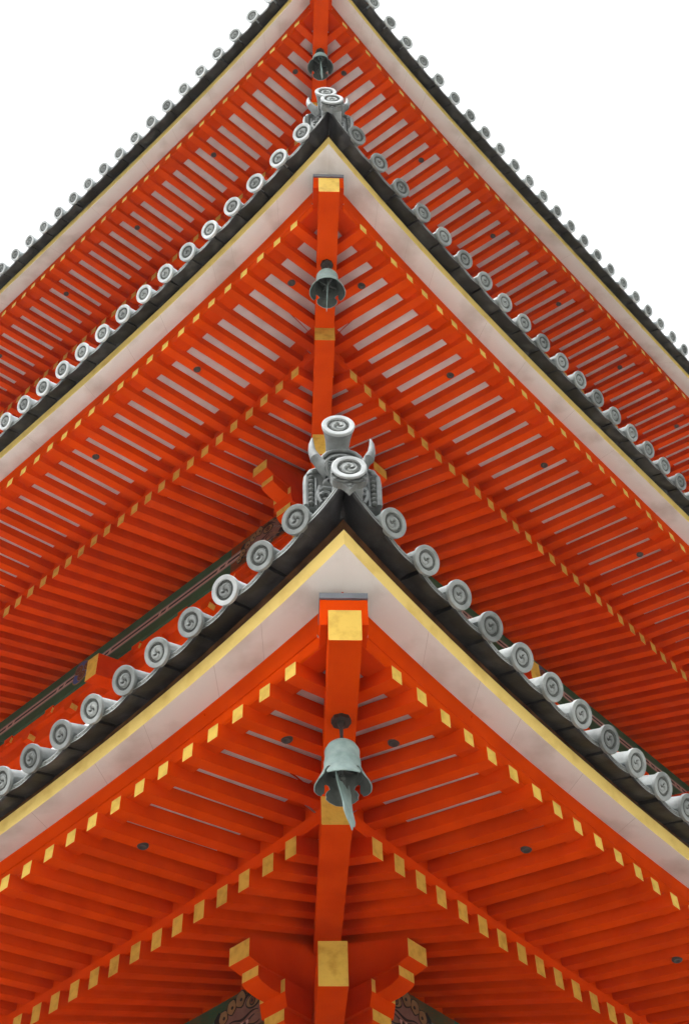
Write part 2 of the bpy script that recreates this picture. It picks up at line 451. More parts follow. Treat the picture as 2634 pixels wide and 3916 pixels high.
# ---- carved corner ornament of the hip end
def ornament(T, roof):
    org = Vector((0, -math.sqrt(2)*T['Dt'], T['Zt']+T['ct']))
    # front end tile: drum with whirl face and hanging petal collar
    mb = MB()
    c = Vector((0.024, -0.05, -0.065))
    sl = 0.26
    def fn(x, z, h): return org+c+Vector((x, -h, (z if h > -0.055 else max(z, -0.02))+sl*max(0, -h)))
    mb.lathe([(0.0, -0.012), (0.0705, -0.012), (0.0735, -0.001), (0.0765, 0.0), (0.100, 0.0), (0.1055, -0.004), (0.1045, -0.02), (0.096, -0.06), (0.091, -0.11), (0.092, -0.16), (0.098, -0.40)],
             40, 'pale', fn, keys=['dirt']+['pale']*9)
    disc_relief(mb, 0.07, -0.012, lambda x, y, z: org+c+Vector((x, -y, z)))
    out = [(-0.108, 0.03), (-0.112, -0.04), (-0.100, -0.085), (-0.075, -0.105), (-0.048, -0.112), (-0.026, -0.135), (0.0, -0.172), (0.026, -0.135), (0.048, -0.112),
           (0.075, -0.105), (0.100, -0.085), (0.112, -0.04), (0.108, 0.03)]
    mb.prism(out, 0.035, 0.085, 'carved', fn=lambda x, y, z: org+c+Vector((x, y, z+0.05*(y-0.035))))
    for q in (-1, 1):                                                # volutes either side of the drum, brow line under it
        mb.tube([org+c+Vector((q*(0.083+0.017*math.cos(a)), 0.030, -0.035+0.033*math.sin(a)*1.3)) for a in [i*0.55 for i in range(11)]], [0.007]*10+[0.003], 'carved', n=6)
        mb.tube([org+c+Vector((q*x, 0.028, z)) for x, z in ((0.0, -0.088), (0.022, -0.108), (0.05, -0.106), (0.078, -0.088))], [0.0075, 0.008, 0.007, 0.004], 'carved', n=6)
    mb.ball(org+c+Vector((0, 0.03, -0.135)), 0.014, 'carved', sq=(1, 0.5, 0.8))
    sharp(mb.build('hip_end_tile', roof))
    # demon face plate
    mb = MB()
    def q3(x, y, z): return org+Vector((x, y+0.30, z))
    half = [(0.235, -0.02), (0.238, 0.20), (0.232, 0.26), (0.205, 0.315), (0.165, 0.335), (0.150, 0.40), (0.128, 0.46), (0.095, 0.505), (0.05, 0.53), (0.0, 0.54)]
    out = half+[(-x, z) for x, z in half[-2::-1]]
    mb.prism(out, 0.0, 0.10, 'carved', fn=q3, front='dirt')
    # raised border
    for q in (-1, 1):
        pts = [(x*q*0.955, z) for x, z in half]
        mb.tube([q3(x, -0.005, z) for x, z in pts[:5]], 0.019, 'carved', n=8)
        mb.tube([q3(x, -0.012, z) for x, z in pts[4:]], 0.014, 'carved', n=8)
        mb.tube([q3(q*0.165, -0.004, z) for z in (-0.02, 0.1, 0.25)], 0.010, 'carved', n=6)
        for i in range(7):
            mb.ball(q3(q*0.194, -0.008, 0.0+0.042*i), 0.0205, 'dirt')
        # horn
        hp = [(0.075, -0.05, 0.23), (0.125, -0.075, 0.29), (0.168, -0.085, 0.355), (0.188, -0.085, 0.425), (0.192, -0.085, 0.50), (0.186, -0.085, 0.565)]
        mb.tube([q3(q*x, y, z) for x, y, z in hp], [0.046, 0.043, 0.036, 0.026, 0.018, 0.006], 'carved', n=12)
        # ribbed ear curl
        for i in range(6):
            mb.tube([q3(q*(0.072+0.004*i), -0.10, 0.30-0.026*i), q3(q*(0.096-0.002*i), -0.118, 0.285-0.026*i), q3(q*(0.114-0.006*i), -0.10, 0.262-0.026*i)], [0.007, 0.0125, 0.006], 'old', n=6)
        # eye, cheek and fang curls
        mb.ball(q3(q*0.082, -0.035, 0.17), 0.043, 'old', sq=(1, 0.8, 0.8))
        mb.ball(q3(q*0.082, -0.068, 0.165), 0.018, 'soot', sq=(1, 0.5, 1))
        mb.tube([q3(q*x, -0.03, z) for x, z in ((0.02, 0.12), (0.07, 0.115), (0.12, 0.125), (0.145, 0.10))], [0.014, 0.02, 0.018, 0.01], 'old', n=7)
        mb.tube([q3(q*(0.105+0.03*math.cos(a)), -0.03, 0.05+0.035*math.sin(a)) for a in [i*0.6 for i in range(10)]], [0.013]*9+[0.005], 'old', n=6)
        mb.tube([q3(q*x, -0.025, z) for x, z in ((0.13, -0.01), (0.148, 0.03), (0.15, 0.09), (0.14, 0.15))], 0.012, 'carved', n=6)
        mb.ball(q3(q*0.03, -0.04, 0.06), 0.03, 'carved')
    # crest on the forehead: ring with leaf scrolls
    mb.lathe([(0.113, 0.0), (0.111, 0.018), (0.095, 0.018), (0.093, 0.0)], 36, 'carved', lambda x, z, h: q3(x, -h, z+0.385))
    mb.lathe([(0.093, 0.001), (0.0, 0.001)], 36, 'soot', lambda x, z, h: q3(x, -h, z+0.385))
    for q in (-1, 0, 1):
        a0 = R(90+q*62)
        pts = []
        for i in range(9):
            t = i/8
            a = a0+0.9*(t-0.5)*(1 if q >= 0 else -1)
            r = 0.02+0.055*math.sin(t*math.pi*0.55)
            pts.append(q3(r*math.cos(a), -0.008, 0.385+r*math.sin(a)))
        mb.tube(pts, [0.009, 0.012, 0.015, 0.015, 0.013, 0.011, 0.010, 0.009, 0.005], 'carved', n=6)
    sharp(mb.build('demon_face_tile', roof, 'grey horned demon face tile on the hip end'), 35)
    # perch tile above it
    mb = MB()
    c2 = Vector((-0.018, 0.20, 0.70))
    def f2(x, z, h): return org+c2+Vector((x, -h, z-0.10*max(0, -h)**1.0))
    mb.lathe([(0.0, -0.013), (0.0705, -0.013), (0.0745, -0.001), (0.078, 0.0), (0.103, 0.0), (0.108, -0.005), (0.106, -0.02), (0.095, -0.055), (0.084, -0.10), (0.077, -0.16), (0.075, -0.30), (0.078, -0.52)],
             40, 'pale', f2, keys=['dirt']+['pale']*5+['carved']*5)
    disc_relief(mb, 0.07, -0.013, lambda x, y, z: org+c2+Vector((x, -y, z)))
    sharp(mb.build('perch_tile', roof, 'flared round perch tile rising above the demon face'))
    # ridge of stacked tiles running back up the hip
    mb = MB()
    L = math.sqrt(2)*T['Dt']
    prof = [(-0.16, -0.08), (-0.16, 0.10), (-0.135, 0.11), (-0.135, 0.30), (-0.10, 0.42), (0.0, 0.46), (0.10, 0.42), (0.135, 0.30), (0.135, 0.11), (0.16, 0.10), (0.16, -0.08)]
    rings = []
    for i in range(9):
        t = i/8
        y = 0.40+t*(L-2.6)
        z = 0.02+0.20*(y-0.4)+0.012*(y-0.4)**2
        rings.append([mb.vert(org+Vector((x, y, z+zz))) for x, zz in prof])
    for a, b in zip(rings[:-1], rings[1:]):
        for i in range(len(prof)):
            j = (i+1) % len(prof)
            mb.face((a[i], a[j], b[j], b[i]), 'tile')
    mb.face(rings[0], 'tile'); mb.face(rings[-1], 'tile')
    mb.build('hip_ridge', roof)

# ---- painted eave purlin, its cloud motifs and the beast heads near the corner
def flat_paint(mb, s, d, pts, key, off):
    """a painted patch lying on the purlin's outer face: points are (w, z)"""
    a = [mb.vert(P(s, d+off, w, z)) for w, z in pts]
    b = [mb.vert(P(s, d-0.004, w, z)) for w, z in pts]
    mb.face(a, key)
    for i in range(len(pts)):
        j = (i+1) % len(pts)
        mb.face((a[i], a[j], b[j], b[i]), key)

def blob(cx, cz, rx, rz, n=20, lob=0, amp=0.0, ph=0.0):
    return [(cx+rx*(1+amp*math.cos(lob*a+ph))*math.cos(a), cz+rz*(1+amp*math.cos(lob*a+ph))*math.sin(a)) for a in [2*math.pi*i/n for i in range(n)]]

def purlin(T, s, roof):
    Dp = T['Db']-1.40
    def zb(w): return T['Zb']+lift(T['cb'], w, T['Db'])+BSL*1.40-0.0735
    mb = MB()
    ws = [Dp+0.0, Dp-0.3, Dp-0.7, Dp-1.2, Dp-1.8, Dp-2.5, 0, -1, -2, -3, -4.2, -5.6, -8.0]
    if s == 'L': ws[0] = Dp-0.215
    # upper beam 0.25 high, lower piece set back 12 mm
    for (z0, z1, d1, d0) in ((-0.420, -0.002, Dp, Dp-0.21),):
        prev = None
        for w in ws:
            ring = [mb.vert(P(s, d, w, zb(w)+z)) for d, z in ((d1, z0), (d1, z1), (d0, z1), (d0, z0))]
            if prev:
                for i in range(4):
                    j = (i+1) % 4
                    mb.face((prev[i], prev[j], ring[j], ring[i]), 'green')
            else: mb.face(ring, 'green')
            prev = ring
        mb.face(prev, 'green')
    # painted lines: grey, pink, black core with paired lozenges
    rows = ((-0.160, -0.144, 'grey_line', 0.002), (-0.187, -0.160, 'pink', 0.002), (-0.223, -0.187, 'black', 0.0025), (-0.250, -0.223, 'pink', 0.002), (-0.266, -0.250, 'grey_line', 0.002))
    wl_ = [w for w in ws if w < Dp-1.22]
    wl_ = [Dp-1.22]+wl_
    for z0, z1, k, off in rows:
        for a, b in zip(wl_[:-1], wl_[1:]):
            flat_paint(mb, s, Dp, [(a, zb(a)+z0), (b, zb(b)+z0), (b, zb(b)+z1), (a, zb(a)+z1)], k, off)
    for w0 in (1.0, 0.0, -1.02, -1.87, -2.87, -3.9, -4.5, -6.0, -7.0):
        for dw in (0.0, 0.13):
            w = w0+dw
            flat_paint(mb, s, Dp, [(w-0.030, zb(w)-0.225), (w+0.006, zb(w)-0.225), (w+0.030, zb(w)-0.185), (w-0.006, zb(w)-0.185)], 'pink', 0.0045)
    # cloud medallions
    for w0 in (-1.39, -5.0):
        z0 = zb(w0)-0.205
        flat_paint(mb, s, Dp, blob(w0, z0, 0.200, 0.165, 28, 3, 0.16, 0.5), 'tan', 0.005)
        flat_paint(mb, s, Dp, blob(w0, z0, 0.187, 0.152, 28, 3, 0.16, 0.5), 'blue', 0.007)
        for dx, dz in ((0.088, 0.045), (-0.078, 0.055), (-0.015, -0.070)):
            for r_, k, o in ((1.0, 'tan', 0.009), (0.9, 'brown', 0.011), (0.58, 'tan', 0.013), (0.48, 'brown', 0.015)):
                flat_paint(mb, s, Dp, blob(w0+dx, z0+dz, 0.078*r_, 0.075*r_, 18), k, o)
    # beast head painted from the corner inwards (about 0.9 m)
    w1 = Dp-0.42
    zc = zb(Dp-0.85)-0.205
    def head_paint(mb, s, d, pts, key, off, f0=flat_paint):
        f0(mb, s, d, [(w, zc+(z-zc)*1.55) for w, z in pts], key, off)
    fur = []
    nf_ = 17
    for i in range(nf_):
        t = i/(nf_-1)
        fur.append((w1-0.02-t*0.78, zc+0.115-0.02*t+(0.012 if i % 2 else -0.020)-0.03*(t > 0.8)))
    for i in range(nf_):
        t = 1-i/(nf_-1)
        fur.append((w1-0.02-t*0.80+0.015, zc-0.112+0.03*t+(0.014 if i % 2 else -0.014)))
    head_paint(mb, s, Dp, fur, 'black', 0.0035)
    face = [(w1-0.30, zc+0.105), (w1-0.44, zc+0.098), (w1-0.56, zc+0.085), (w1-0.66, zc+0.045), (w1-0.74, zc-0.01), (w1-0.76, zc-0.065), (w1-0.66, zc-0.10),
            (w1-0.45, zc-0.108), (w1-0.25, zc-0.10), (w1-0.16, zc-0.04), (w1-0.20, zc+0.05)]
    head_paint(mb, s, Dp, face, 'rose', 0.0055)
    for i in range(16):                                              # mane: tan and grey strokes on the dark ground
        x = w1-0.03-0.020*i
        zz = zc-0.085+0.19*((i*5) % 7)/6
        head_paint(mb, s, Dp, [(x, zz-0.010), (x-0.04, zz+0.002), (x-0.10, zz+0.016), (x-0.045, zz+0.014)], 'tan' if i % 3 else 'grey_line', 0.0065)
    for i, (px, pz, rr) in enumerate(((0.50, 0.085, 0.050), (0.60, 0.065, 0.046), (0.69, 0.030, 0.044), (0.765, -0.020, 0.042), (0.82, -0.070, 0.036))):   # cloud curls before the brow
        for r_, k, o in ((1.0, 'black', 0.008), (0.86, 'tan', 0.010)):
            head_paint(mb, s, Dp, blob(w1-px, zc+pz, rr*r_*1.2, rr*r_, 18, 5, 0.06, i), k, o)
        head_paint(mb, s, Dp, blob(w1-px+0.01, zc+pz-0.006, 0.014, 0.010, 10), 'black', 0.012)
    ex, ez = w1-0.36, zc+0.040                                       # eye under a heavy brow
    head_paint(mb, s, Dp, [(ex+0.13, ez-0.005), (ex+0.05, ez+0.058), (ex-0.06, ez+0.056), (ex-0.14, ez+0.010), (ex-0.06, ez+0.038), (ex+0.05, ez+0.040)], 'black', 0.010)
    for rx, rz, k, o in ((0.080, 0.040, 'black', 0.010), (0.068, 0.032, 'tan', 0.012), (0.034, 0.027, 'black', 0.014), (0.026, 0.020, 'brown', 0.016), (0.011, 0.010, 'black', 0.018)):
        head_paint(mb, s, Dp, blob(ex, ez, rx, rz, 20), k, o)
    for q, (x0, z0, amp) in enumerate(((0.30, -0.020, 0.010), (0.34, -0.048, 0.012), (0.28, -0.078, 0.010))):   # folds of the cheek and lips
        up_, dn_ = [], []
        for i in range(13):
            t = i/12
            zz = z0+amp*math.sin(t*9+q*1.7)-0.01*t
            th = 0.0055*(1-abs(2*t-1))+0.002
            up_.append((w1-x0-0.34*t, zc+zz+th)); dn_.append((w1-x0-0.34*t, zc+zz-th))
        head_paint(mb, s, Dp, up_+dn_[::-1], 'black', 0.009)
    for px in (0.56, 0.46, 0.40):                                    # fangs
        head_paint(mb, s, Dp, [(w1-px, zc-0.052), (w1-px-0.030, zc-0.052), (w1-px-0.018, zc-0.090)], 'pink', 0.011)
    mb.build('eave_purlin', roof, 'green painted purlin with lined stripes and a beast head near the corner')

# ---- stepped bracket arms that cross at the corner and the tail rafter noses
def nose(T, s, roof):
    """arm along the outward normal of side s, in the plane of the other side's purlin"""
    Dp = T['Db']-1.40
    D, Z = T['Db'], T['Zb']
    def fn_w(wid):
        def fn(a, y, z):                       # a: distance along the normal, y: 0 = outer face, 1 = inner face
            return P(s, a, Dp-wid*y, z)
        return fn
    mb = MB()
    # top arm
    o = [(D-0.595, Z+0.165), (D-0.595, Z+0.018), (D-0.70, Z-0.002), (1.2, Z-0.002), (1.2, Z+0.60), (D-1.75, Z+0.60)]
    mb.prism(o, 0, 1, 'red', fn=fn_w(0.205), keys=['gold', 'red', 'red', 'red', 'red', 'red'])
    # rounded arm below
    arc = [(D-0.702-0.178*(1-math.cos(t)), Z-0.082-0.052*math.sin(t)) for t in [math.pi/2*i/7 for i in range(8)]]
    o = [(D-0.702, Z-0.004)]+arc+[(1.2, Z-0.134), (1.2, Z-0.004)]
    mb.prism(o, 0, 1, 'red', fn=lambda a, y, z: P(s, a, Dp-0.012-0.165*y, z), keys=['gold']+['red']*(len(o)-1))
    # bearing block with bevelled foot
    o = [(D-0.93, Z-0.030), (D-0.93, Z-0.131), (D-0.955, Z-0.24), (D-1.20, Z-0.24), (D-1.225, Z-0.131), (D-1.225, Z-0.030)]
    mb.prism(o, 0, 1, 'red', fn=lambda a, y, z: P(s, a, Dp+0.030-0.255*y, z), keys=['gold', 'red', 'red', 'red', 'red', 'red'])
    # next arms and blocks, stepping in and down
    arc = [(D-0.957-0.19*(1-math.cos(t)), Z-0.33-0.07*math.sin(t)) for t in [math.pi/2*i/6 for i in range(7)]]
    o = [(D-0.957, Z-0.242)]+arc+[(1.2, Z-0.40), (1.2, Z-0.242)]
    mb.prism(o, 0, 1, 'red', fn=fn_w(0.20), keys=['gold']+['red']*(len(o)-1))
    o = [(D-1.22, Z-0.36), (D-1.22, Z-0.47), (D-1.25, Z-0.56), (D-1.50, Z-0.56), (D-1.53, Z-0.47), (D-1.53, Z-0.36)]
    mb.prism(o, 0, 1, 'red', fn=lambda a, y, z: P(s, a, Dp+0.030-0.255*y, z), keys=['gold', 'red', 'red', 'red', 'red', 'red'])
    mb.build('bracket_arm', roof, 'red stepped bracket arm with ochre end faces')

def bracket_rows(T, s, roof):
    """the red bracket band under the purlin: stepped beams, blocks and small arms with ochre ends"""
    Dp = T['Db']-1.40
    Z = T['Zb']
    mb = MB()
    zt = Z+BSL*1.40-0.0735-0.424
    W0 = Dp-0.25
    ends = [W0, -8.0]
    for i, (d1, d0, z1, z0) in enumerate(((Dp-0.03, Dp-0.20, zt, zt-0.13), (Dp-0.10, Dp-0.24, zt-0.132, zt-0.34), (Dp-0.72, Dp-0.95, zt-0.10, zt-1.6))):
        mb.hexa([P(s, d1, ends[0]-i*0.3, z0), P(s, d0, ends[0]-i*0.3, z0), P(s, d0, ends[0]-i*0.3, z1), P(s, d1, ends[0]-i*0.3, z1),
                 P(s, d1, ends[1], z0), P(s, d0, ends[1], z0), P(s, d0, ends[1], z1), P(s, d1, ends[1], z1)], 'red')
    # sloping board between the beams
    mb.hexa([P(s, Dp-0.06, W0-0.1, zt-0.06), P(s, Dp-0.40, W0-0.1, zt-0.16), P(s, Dp-0.40, W0-0.1, zt-0.12), P(s, Dp-0.06, W0-0.1, zt-0.02),
             P(s, Dp-0.06, -8.0, zt-0.06), P(s, Dp-0.40, -8.0, zt-0.16), P(s, Dp-0.40, -8.0, zt-0.12), P(s, Dp-0.06, -8.0, zt-0.02)], 'red')
    mb.build('bracket_beam', roof)
    for k in range(22):
        w = 1.60-0.40*k
        b = MB()
        # small arm end on the lower beam: red cheek, ochre lower edge and a dark pocket beside it
        def fn(x, y, z, w=w): return P(s, Dp-0.005-y, w-x, zt+z)
        z0 = 0.02 if k % 2 else -0.16
        b.prism([(-0.075, z0), (0.075, z0), (0.075, z0-0.05), (0.045, z0-0.11), (-0.045, z0-0.11), (-0.075, z0-0.05)], 0.0, 0.12, 'red', fn=fn,
                keys=['red', 'red', 'gold', 'red', 'gold', 'red'])
        b.build('bearing_block', roof)
    for w in (-0.66, -4.1):
        b = MB()
        d1 = T['Db']-1.02
        c = []
        for d, z0, z1 in ((d1, Z-0.60, Z-0.27), (d1-1.6, Z-0.12, Z+0.21)):
            c += [P(s, d, w-0.095, z0), P(s, d, w+0.095, z0), P(s, d, w+0.095, z1), P(s, d, w-0.095, z1)]
        b.hexa(c, 'red', ends='gold')
        b.build('tail_rafter', roof, 'sloping red tail rafter with a tall ochre end face')

# ---- hip rafters and the hood over the end of the upper one
def hip(T, roof):
    yF = -(math.sqrt(2)*T['Df']+0.12)
    zc = T['Zf']+T['cf']
    yB = -(math.sqrt(2)*T['Db']+0.26)
    zB = T['Zb']+T['cb']
    hw = 0.096
    def beam(mb, st, hw, end, slant=False):
        """stations (y, zbot, ztop) along the hip"""
        prev = None
        ch = 0.006
        for q_, (y, z0, z1) in enumerate(st):
            yb_ = y+(0.030 if q_ == 0 and slant else 0)          # the end is cut leaning out at the top
            ring = [mb.vert(p) for p in ((-hw+ch, yb_, z0), (hw-ch, yb_, z0), (hw, yb_, z0+ch), (hw, y, z1), (-hw, y, z1), (-hw, yb_, z0+ch))]
            if q_ == 0 and slant:
                for i_ in (0, 1, 2, 5): mb.v[ring[i_]] = tuple(Vector(mb.v[ring[i_]])+Vector((0, 0, 0.012)))
            if prev:
                for i in range(6):
                    j = (i+1) % 6
                    mb.face((prev[i], prev[j], ring[j], ring[i]), 'red')
            else:
                mb.face(ring, end)
            prev = ring
        mb.face(prev, 'red')
    mb = MB()
    zr = zB+0.0
    st = []
    for i in range(7):
        t = i/6
        y = yF+(yB+0.5-yF)*t
        z0 = (zc-0.206)+(zr-0.03-(zc-0.206))*(y-yF)/(yB-yF)-0.030*math.sin(math.pi*min(1, t*0.9))
        st.append((y, z0, z0+0.225+0.18*t))
    beam(mb, st, hw, 'gold', True)
    mb.build('flying_hip_rafter', roof, 'upper red hip rafter with an ochre end at the corner')
    mb = MB()
    st = [(yB, zB-0.277, zB-0.025)]
    for i in range(1, 7):
        y = yB+i*0.62
        st.append((y, zB-0.277+0.175*(y-yB)+0.012*(y-yB)**2, zB-0.025+0.29*(y-yB)))
    beam(mb, st, 0.0985, 'gold')
    mb.build('base_hip_rafter', roof, 'lower red hip rafter, its ochre end face under the upper one')
    # hood: red boards on three sides of the beam end and a grey metal cap
    mb = MB()
    y0, y1 = yF+0.08, yF+0.44
    b0, b1, tz = zc-0.02, zc+0.06, zc+0.190
    for q in (-1, 1):
        x0, x1 = sorted((q*0.099, q*0.141))
        mb.hexa([(x0, y0, b0), (x1, y0, b0), (x1, y0, tz), (x0, y0, tz), (x0, y1, b1), (x1, y1, b1), (x1, y1, tz+0.03), (x0, y1, tz+0.03)], 'red')
    mb.hexa([(-0.0985, y0, zc+0.05), (0.0985, y0, zc+0.05), (0.0985, y0, tz-0.002), (-0.0985, y0, tz-0.002), (-0.0985, y1, zc+0.08), (0.0985, y1, zc+0.08), (0.0985, y1, tz+0.028), (-0.0985, y1, tz+0.028)], 'red')
    mb.build('beam_hood', roof, 'red hood boards round the hip rafter end')
    mb = MB()
    mb.hexa([(-0.144, y0-0.012, tz+0.004), (0.144, y0-0.012, tz+0.004), (0.144, y0-0.012, tz+0.048), (-0.144, y0-0.012, tz+0.048),
             (-0.144, y1, tz+0.034), (0.144, y1, tz+0.034), (0.144, y1, tz+0.07), (-0.144, y1, tz+0.07)], 'lead')
    mb.build('hood_cap', roof, 'grey sheet metal cap over the hood')
    # tail rafter of the corner brackets
    mb = MB()
    D, Z = T['Db'], T['Zb']
    yo = -(math.sqrt(2)*(D-0.52))
    mb.hexa([(-0.098, yo, Z-0.63), (0.098, yo, Z-0.63), (0.098, yo, Z-0.298), (-0.098, yo, Z-0.298),
             (-0.098, yo+3.2, Z+0.05), (0.098, yo+3.2, Z+0.05), (0.098, yo+3.2, Z+0.5), (-0.098, yo+3.2, Z+0.5)], 'red', ends='gold')
    mb.build('hip_tail_rafter', roof, 'thick red tail rafter at the corner, ochre end face')

# ---- one storey roof
def build_roof(T, pagoda):
    nm = T['name']
    # soffit boards above the rafters: the part's own mesh
    mb = MB()
    for s in 'RL':
        Df, Db = T['Df'], T['Db']
        ws = [-Db*1.85+i*0.22 for i in range(int((Df+Db*1.85)/0.22)+1)]+[Df-0.02]
        def strip(zf, d_lo, d_hi, key, off, th=0.02):
            prev = None
            for w in ws:
                lo, hi = max(d_lo, w), d_hi
                if lo >= hi: lo = hi
                q = []
                for d in (lo, hi):
                    q.append((d, zf(T, d, w)+off)); q.append((d, zf(T, d, w)+off+th))
                ring = [mb.vert(P(s, d, w, z)) for d, z in (q[0], q[2], q[3], q[1])]
                if prev and hi-lo > -1:
                    for i in range(4):
                        j = (i+1) % 4
                        mb.face((prev[i], prev[j], ring[j], ring[i]), key)
                prev = ring
        strip(z_fly, Df-0.235, Df-0.05, 'red', 0.0565)
        strip(z_fly, Db+0.14, Df-0.235, 'panel', 0.0575)
        strip(z_fly, Db-0.06, Db+0.14, 'red', 0.0565)
        strip(z_base, Db-0.22, Db-0.04, 'red', 0.0745)
        strip(z_base, Db-1.22, Db-0.22, 'panel', 0.0755)
        strip(z_base, Db-2.3, Db-1.22, 'red', 0.0745)
    # tiled slope above, as a slab
    for s in 'RL':
        Dt = T['Dt']
        rings = []
        for u in US:
            ring = []
            for d, z in ((-0.14, 0.0), (-0.6, 0.13), (-1.6, 0.62), (-3.1, 1.75), (-3.1, 1.60), (-1.6, 0.50), (-0.6, 0.06), (-0.24, -0.035)):
                dd = Dt+d
                ring.append(mb.vert(P(s, dd, u*dd, T['Zt']+z+T['ct']*max(0, u)**PW*(0.35+0.65*(1-min(1, -d/3.1))))))
            rings.append(ring)
        for a, b in zip(rings[:-1], rings[1:]):
            for i in range(8):
                j = (i+1) % 8
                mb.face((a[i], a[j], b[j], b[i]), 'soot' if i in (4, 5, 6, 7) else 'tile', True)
        mb.face(rings[0], 'tile'); mb.face(rings[-1], 'tile')
    roof = mb.build('roof', pagoda, {'lowest': 'lowest roof tier, nearest the ground, its corner filling the lower half of the picture',
                                     'middle': 'middle roof tier, between the lowest and the highest',
                                     'highest': 'highest roof tier, its tiles against the white sky'}[nm])
    sharp(roof)
    cf, cR, cW = T['cf'], T['cRW'], T['cWY']
    for s in 'RL':
        # kayaoi: two red boards on the rafter tips
        b = MB()
        sweep(b, s, T, [(-0.050, 0.057, cf), (-0.050, 0.166, cf+0.004), (-0.058, 0.168, cf+0.004), (-0.058, 0.174, cf+0.006), (-0.048, 0.176, cf+0.006), (-0.022, 0.248, cR), (-0.022, 0.262, cR), (-0.20, 0.300, cR), (-0.20, 0.057, cf)],
              ['red']*9)
        sharp(b.build('eave_batten', roof, 'double red eave batten above the rafter ends'))
        # white board with ochre edge, cut into planks by fine joints
        b = MB()
        us = []
        L = 2*T['Df']
        u = -1.0
        rnd = random.Random(int(T['Zf']*10)+(s == 'R'))
        keyseq = []
        joints = [-0.78, -0.55, -0.30, -0.05, 0.16, 0.33, 0.47, 0.58, 0.69, 0.78, 0.87]
        joints = [j+rnd.uniform(-0.03, 0.03) for j in joints]
        alls = sorted(set(US+joints+[j+0.0006 for j in joints]))
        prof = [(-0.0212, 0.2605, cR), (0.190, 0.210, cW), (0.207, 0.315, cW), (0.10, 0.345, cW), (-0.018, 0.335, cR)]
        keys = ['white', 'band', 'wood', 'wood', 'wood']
        rings = []
        for u in alls:
            rings.append([b.vert(P(s, T['Df']+dd, u*(T['Df']+dd), T['Zf']+dz+c*max(0, u)**PW)) for dd, dz, c in prof])
        for q in range(len(alls)-1):
            seam = any(abs(alls[q]-j) < 1e-6 for j in joints)
            for i in range(5):
                j = (i+1) % 5
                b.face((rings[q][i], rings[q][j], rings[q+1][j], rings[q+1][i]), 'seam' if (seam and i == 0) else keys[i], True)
        b.face(rings[0], 'white'); b.face(rings[-1], 'white')
        sharp(b.build('eave_board', roof, 'white eave board with an ochre front edge'))
        # bare wooden batten the tiles sit on
        b = MB()
        cT = T['ct']
        sweep(b, s, T, [(0.201, 0.317, cW), (0.195, 0.362, 0.6*cW+0.4*cT), (0.05, 0.40, cT), (-0.02, 0.350, cW)], ['wood']*4)
        sharp(b.build('tile_batten', roof))
        # kioi beam on the base rafters
        b = MB()
        cb = T['cb']
        sweep(b, s, T, [(-0.045, 0.075, cb), (-0.030, 0.172, cb), (-0.055, 0.176, cb), (-0.055, 0.298, cb*1.05), (-0.17, 0.310, cb*1.05), (-0.17, 0.12, cb)], ['red']*6, ref=(T['Db'], T['Zb']))
        sharp(b.build('rafter_batten', roof))
        # rafters
        for k in range(T['nf'][s]):
            w = T['Df']-(T['t0']+k*0.22+(T['dt'] if s == 'R' else 0))+random.uniform(-0.004, 0.004)
            wj = random.uniform(-0.008, 0.008)
            d0 = max(T['Db']-0.12, w+0.08)
            b = MB()
            hw = 0.0455
            prev = None
            jit = random.uniform(-0.004, 0.004)
            jd = random.uniform(-0.006, 0.006)
            for i in range(5):
                t = i/4
                d = T['Df']+jd+(d0-T['Df']-jd)*t
                z = z_fly(T, d, w)+jit*(1-t)
                hh = 0.0555
                bot = -hh+0.006*(1-t)**4
                tw = hw-0.002*(1-t)**3
                ring = [b.vert(P(s, d, w+wj*t+q*tw, z+h)) for q, h in ((-1, bot), (1, bot), (1, hh), (-1, hh))]
                if prev:
                    for q in range(4):
                        b.face((prev[q], prev[(q+1) % 4], ring[(q+1) % 4], ring[q]), 'red')
                else:
                    b.face(ring, 'gold')
                prev = ring
            b.face(prev, 'red')
            b.build('flying_rafter', roof)
            if k in T['nails']:
                d = T['Df']-0.42
                nb = MB()
                zc = z_fly(T, d, w)-0.0545
                c = P(s, d, w, zc)
                nb.lathe([(0.0, -0.008), (0.018, -0.008), (0.020, -0.013), (0.034, -0.012), (0.040, -0.004), (0.040, 0.004)], 18, 'iron', lambda x, y, h: c+Vector((x, y, h)))
                nb.build('nail_cover', roof)
        for k in range(T['nb'][s]):
            w = T['Db']-(T['tb']+k*0.22+(T['dtb'] if s == 'R' else 0))
            d0 = max(T['Db']-2.3, w+0.08)
            b = MB()
            hw, hh = 0.051, 0.0735
            jit = random.uniform(-0.003, 0.003)
            c = []
            for d in (T['Db']+random.uniform(-0.005, 0.005), d0):
                z = z_base(T, d, w)+jit
                c += [P(s, d, w-hw, z-hh), P(s, d, w+hw, z-hh), P(s, d, w+hw, z+hh), P(s, d, w-hw, z+hh)]
            b.hexa(c, 'red', ends='gold')
            b.build('base_rafter', roof)
        # eave tiles
        FL = sharp_mesh(flat_tile_mesh(T['st']))
        for k in range(T['nt'][s]):
            t = T['tt'][s]+k*T['st']
            w = T['Dt']-t
            new = (nm == 'middle' and s == 'L') or (nm == 'lowest' and s == 'L' and k == 2) or nm == 'highest'  # paler discs: replaced ones on the two lower tiers, all of the highest
            o = link('round_eave_tile', ROUND_PALE if new else ROUND, roof)
            o.matrix_world = tile_frame(s, T, w, dz=random.uniform(-0.006, 0.006)) @ Matrix.Rotation(random.uniform(-0.25, 0.25), 4, 'Y') @ Matrix.Scale(T['dsc'], 4)
            o.rotation_euler.rotate_axis('X', random.uniform(-0.03, 0.03))
            o2 = link('flat_eave_tile', FL, roof)
